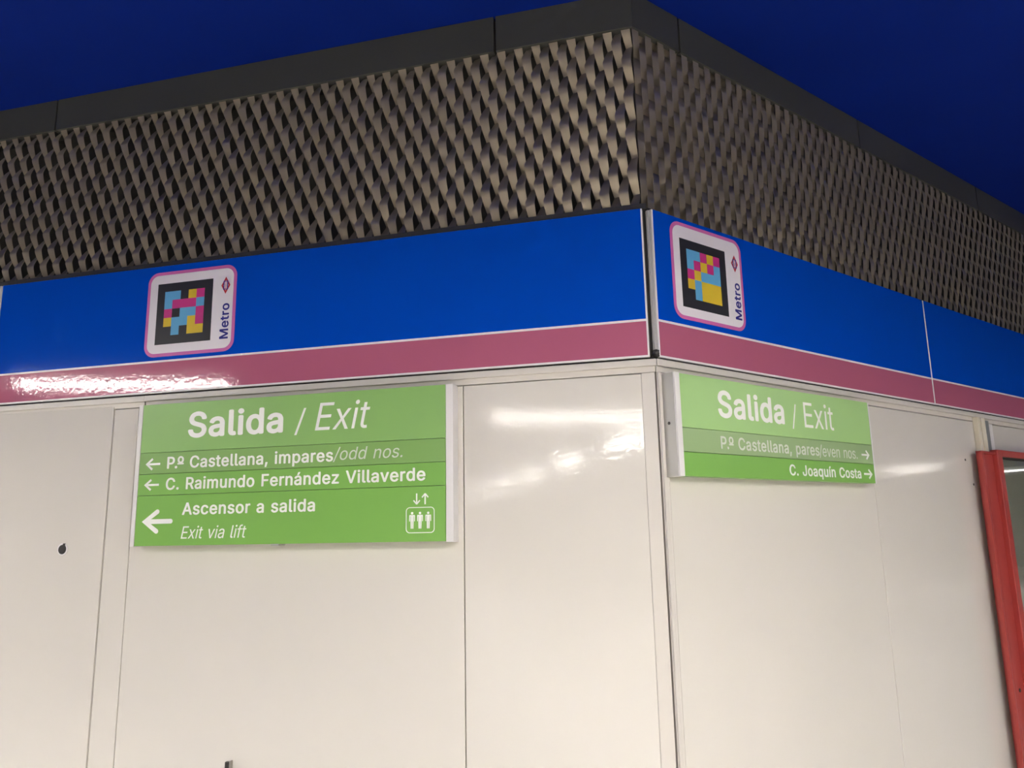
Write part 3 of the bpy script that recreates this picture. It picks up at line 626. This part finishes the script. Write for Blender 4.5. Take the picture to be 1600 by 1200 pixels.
# ------------------------------------------------------------------ square tag stickers on the band
def sticker(w, u0, u1, v0, v1, bu0, bu1, bv0, bv1, gu0, gu1, gv0, gv1, grid, cap_u, txt, lg, label):
    uc = (u0 + u1) / 2
    t = empty('tag_sticker', frame(w, uc, v0, BN), label, 'sticker', 'square tag stickers')
    X = lambda u: u - uc
    Z = lambda v: v - v0
    bm = bmesh.new(); prism(bm, rrect(X(u0), X(u1), 0, v1 - v0, 0.040), 0, 0.0008); link('pink_border', bm, M['st_pink'], t)
    bm = bmesh.new(); prism(bm, rrect(X(u0) + 0.0115, X(u1) - 0.0115, 0.0115, v1 - v0 - 0.0115, 0.030), 0.0008, 0.0014); base = link('white_ground', bm, M['st_white'], t)
    bm = bmesh.new(); prism(bm, [(X(bu0), Z(bv0)), (X(bu1), Z(bv0)), (X(bu1), Z(bv1)), (X(bu0), Z(bv1))], 0.0014, 0.0019); blk = link('black_square', bm, M['st_black'], t)
    bm = bmesh.new()
    cw = (gu1 - gu0) / 5; ch = (gv1 - gv0) / 5
    idx = {'c': 0, 'm': 1, 'y': 2}
    for r, row in enumerate(grid):
        for c, ch_ in enumerate(row):
            if ch_ in idx:
                q = (X(gu0 + c * cw), X(gu0 + (c + 1) * cw), Z(gv1 - (r + 1) * ch), Z(gv1 - r * ch))
                prism(bm, [(q[0], q[2]), (q[1], q[2]), (q[1], q[3]), (q[0], q[3])], 0.0019, 0.0023, idx[ch_])
    link('colour_tiles', bm, [M['cyan'], M['magenta'], M['yellow']], blk)
    lettering(t, 'Metro', Z(txt[0]), Z(txt[1]), X(cap_u[1]), cap_u[1] - cap_u[0], 0.0014, M['navy'], 0.020, up=True)
    lu, lv, hw, hh = X(lg[0]), Z(lg[1]), lg[2], lg[3]
    dia = lambda k: [(lu, lv - hh * k), (lu + hw * k, lv), (lu, lv + hh * k), (lu - hw * k, lv)]
    bm = bmesh.new(); ring(bm, dia(1.0), dia(0.62), 0.0014, 0.0018); logo = link('diamond_emblem', bm, M['red_ink'], t)
    bm = bmesh.new(); ring(bm, [(lu - hw * .52, lv - hh * .52), (lu + hw * .52, lv - hh * .52), (lu + hw * .52, lv + hh * .52), (lu - hw * .52, lv + hh * .52)],
                           [(lu - hw * .30, lv - hh * .44), (lu + hw * .30, lv - hh * .44), (lu + hw * .30, lv + hh * .44), (lu - hw * .30, lv + hh * .44)], 0.0018, 0.0021)
    link('blue_bar', bm, M['navy'], logo)
    lettering(logo, 'Metro', lv - hh * .40, lv + hh * .40, lu + hw * .17, hw * .36, 0.0015, M['red_ink'], 0.0, up=True)

sticker('L', -1.722, -1.371, 2.155, 2.456, -1.680, -1.4615, 2.197, 2.413, -1.650, -1.4928, 2.2274, 2.3832,
        ['cc.ym', 'cmmmc', 'm.ccm', 'yccym', '.c.yy'], (-1.427, -1.394), (2.1978, 2.3205), (-1.4118, 2.3842, 0.0172, 0.0300),
        'pink-edged square tag sticker left of the corner, its colour tiles leaving a black centre gap')
sticker('R', 0.0875, 0.4300, 2.160, 2.466, 0.1275, 0.3440, 2.199, 2.415, 0.1564, 0.3130, 2.2291, 2.3858,
        ['ccmym', 'cmymc', 'myccc', 'ycyyy', '.cyyy'], (0.3780, 0.4100), (2.1965, 2.3190), (0.3922, 2.3836, 0.0172, 0.0285),
        'pink-edged square tag sticker right of the corner, with a large yellow block in its tiles')

# ------------------------------------------------------------------ small fittings on the walls
t = empty('panel_lock', frame('L', -1.992, 1.519, 0.003), 'small dark round lock in the left cream panel, left of the larger sign', 'lock')
bm = bmesh.new(); ring(bm, disc(0, 0, 0.0205), disc(0, 0, 0.0155), 0, 0.0015); link('rim', bm, M['white'], t)
bm = bmesh.new(); prism(bm, disc(0, -0.001, 0.0155), 0, 0.0030); link('barrel', bm, M['lock'], t, bevel=0.001)
bm = bmesh.new(); prism(bm, [(0.001, 0.008), (0.011, 0.008), (0.010, 0.019), (0.003, 0.019)], 0, 0.0034); link('cover_tab', bm, M['lock'], t)

for u, v, lab in ((1.9095, 1.8105, 'upper of the two small dark screws in the cream panel left of the red frame'),
                  (1.9600, 1.7073, 'lower of the two small dark screws in the cream panel left of the red frame')):
    bm = bmesh.new(); prism(bm, disc(0, 0, 0.0050, 16), 0, 0.002)
    tag(link('screw', bm, M['lock'], mw=frame('R', u, v, 0), bevel=0.0006), lab, 'screw', 'dark screws beside the red frame')

t = empty('wall_bracket', frame('L', -1.316, 0.60, 0), 'slim dark metal bracket tip at the bottom edge, below the larger sign', 'bracket')
bm = bmesh.new()
bx(bm, -0.0125, 0.004, 0, 0.290, 0.0, 0.010)
link('flat_bar', bm, M['lock'], t, bevel=0.002)
bm = bmesh.new()
prism(bm, [(0.0055, 0), (0.0115, 0), (0.0085, 0.294), (0.0050, 0.294)], 0.0, 0.014)
link('edge_strip', bm, M['steel'], t, bevel=0.001)

# posts above the red frame
t = empty('post', frame('R', 2.045, 0, 0), 'cream ridged upright post above the left side of the red frame', 'post')
bm = bmesh.new()
bx(bm, -0.012, 0.080, 0, ZP, -0.02, -0.001)
link('base_flat', bm, M['trim'], t)
bm = bmesh.new()
bx(bm, -0.012, 0.014, 0, ZP + 0.018, -0.001, 0.022)
bx(bm, 0.020, 0.058, 0, ZP + 0.016, -0.001, 0.024)
link('ridge', bm, mat('post_cream', (0.72, 0.66, 0.52), 0.35), t, bevel=0.003)
t2 = tag(box_obj('grey_channel', M['grey_post'], None, 0, 0.040, 0, ZP + 0.012, BACK, 0.006, bevel=0.002), 'grey metal channel between the cream post and the white strip, above the red frame', 'channel')
t2.matrix_world = frame('R', 2.1435, 0, 0)
t3 = tag(box_obj('upright_strip', M['alu'], None, 0, 0.040, 0, ZP, BACK, 0.002, bevel=0.001), 'thin white upright strip right of the grey channel, above the red frame', 'strip')
t3.matrix_world = frame('R', 2.1895, 0, 0)

# red glazed frame
RU, RV0 = 1.955, 0.25
t = empty('red_frame', frame('R', RU, RV0, 0), 'red metal frame around a glass pane, at the right edge of the photo', 'display frame')
RW = 1.35
top = 1.848 - RV0
bm = bmesh.new()
bx(bm, 0.0, 0.150, 0, top - 0.0, 0.026, 0.036)                 # jamb plate
bx(bm, 0.0, 0.020, 0, top, 0.026, 0.052)                       # raised outer lip
bx(bm, 0.0, 0.150, top - 0.010, top, 0.026, 0.050)
bx(bm, 0.050, 0.056, 0, top - 0.01, 0.036, 0.040)
link('jamb', bm, M['red'], t, bevel=0.003)
bm = bmesh.new()
it = 1.858 - RV0
bx(bm, 0.143, 0.190, 0, it, 0.026, 0.058)
bx(bm, RW - 0.047, RW, 0, it, 0.026, 0.058)
bx(bm, 0.190, RW - 0.047, it - 0.030, it, 0.026, 0.058)
bx(bm, 0.190, RW - 0.047, 0, 0.03, 0.026, 0.058)
link('inner_frame', bm, M['red'], t, bevel=0.003)
bm = bmesh.new()
ring(bm, [(0.190, 0.03), (RW - 0.047, 0.03), (RW - 0.047, it - 0.030), (0.190, it - 0.030)],
     [(0.198, 0.038), (RW - 0.055, 0.038), (RW - 0.055, it - 0.038), (0.198, it - 0.038)], 0.034, 0.052)
link('gasket', bm, M['dark_gap'], t)
box_obj('pane', M['glass'], t, 0.197, RW - 0.054, 0.037, it - 0.037, 0.040, 0.046)
box_obj('back_board', M['pane_back'], t, 0.172, RW - 0.01, 0.01, it - 0.01, 0.008, 0.026)
bm = bmesh.new(); prism(bm, disc(0.098, 0.853 - RV0 + 0.012, 0.008, 18), 0.036, 0.0385)
link('jamb_screw', bm, M['lock'], t)

# ------------------------------------------------------------------ hall lamps out of view: some known from reflections, others added for light
def lamp(x0, y0, x1, y1, zz=2.70, hw=0.09):
    c = Vector(((x0 + x1) / 2, (y0 + y1) / 2, 0))
    d = Vector((x1 - x0, y1 - y0, 0)); L = d.length; d.normalize()
    mw = Matrix(((d.x, -d.y, 0, c.x), (d.y, d.x, 0, c.y), (0, 0, 1, zz), (0, 0, 0, 1)))
    t = empty('hall_or_added_lamp', mw, 'long white hall lamp out of view, known from a reflection or added for light', 'lamp', 'long lamps hanging in the hall')
    bm = bmesh.new()
    bx(bm, -L / 2, L / 2, -hw, hw, 0.028, 0.09)
    for s in (-1, 1):
        bx(bm, -L / 2, L / 2, s * hw - 0.004, s * hw + 0.004, 0.0, 0.09)
        bx(bm, s * L / 2 - 0.004, s * L / 2 + 0.004, -hw, hw, 0.0, 0.09)
    link('housing', bm, M['lamp_white'], t)
    bm = bmesh.new(); bx(bm, -L / 2 + 0.005, L / 2 - 0.005, -hw + 0.006, hw - 0.006, 0.008, 0.027)
    link('diffuser', bm, M['lamp_light'], t)
    for s in (-1, 1):
        bm = bmesh.new(); prism(bm, disc(s * L * 0.35, 0, 0.006, 10), 0.09, Z_CEIL - zz)
        link('hanger', bm, M['lamp_white'], t)

lamp(-2.05, -5.42, -0.40, -6.08)                 # reflected in the narrow panel beside the corner
lamp(-4.90, -2.40, -3.45, -2.98)                 # reflected in the pink stripe
px, py = -0.62, -7.55
for i in range(6):                               # row running down the passage
    dx, dy = -0.432, -0.902
    lamp(px, py, px + dx * 1.75, py + dy * 1.75)
    px += dx * 3.0; py += dy * 3.0
for cx, cy, hw in ((1.2, -2.7, 0.10), (3.0, -2.5, 0.11), (-5.9, -1.7, 0.17), (5.2, -3.8, 0.12), (2.4, -5.2, 0.17), (4.6, -6.0, 0.17)):     # added near the corner, out of view, for more light on walls and floor
    lamp(cx - 0.70, cy + 0.28, cx + 0.70, cy - 0.28, hw=hw)
lamp(14.4, 8.3, 15.7, 7.8)
lamp(4.25, 1.10, 4.75, 0.90)  # added to light the right-hand mesh and put sheen on the sign
lamp(15.5, 11.5, 17.0, 10.9)
lamp(6.70, 2.62, 7.30, 2.38, 2.95)  # added, hung higher, to brighten the right-hand mesh
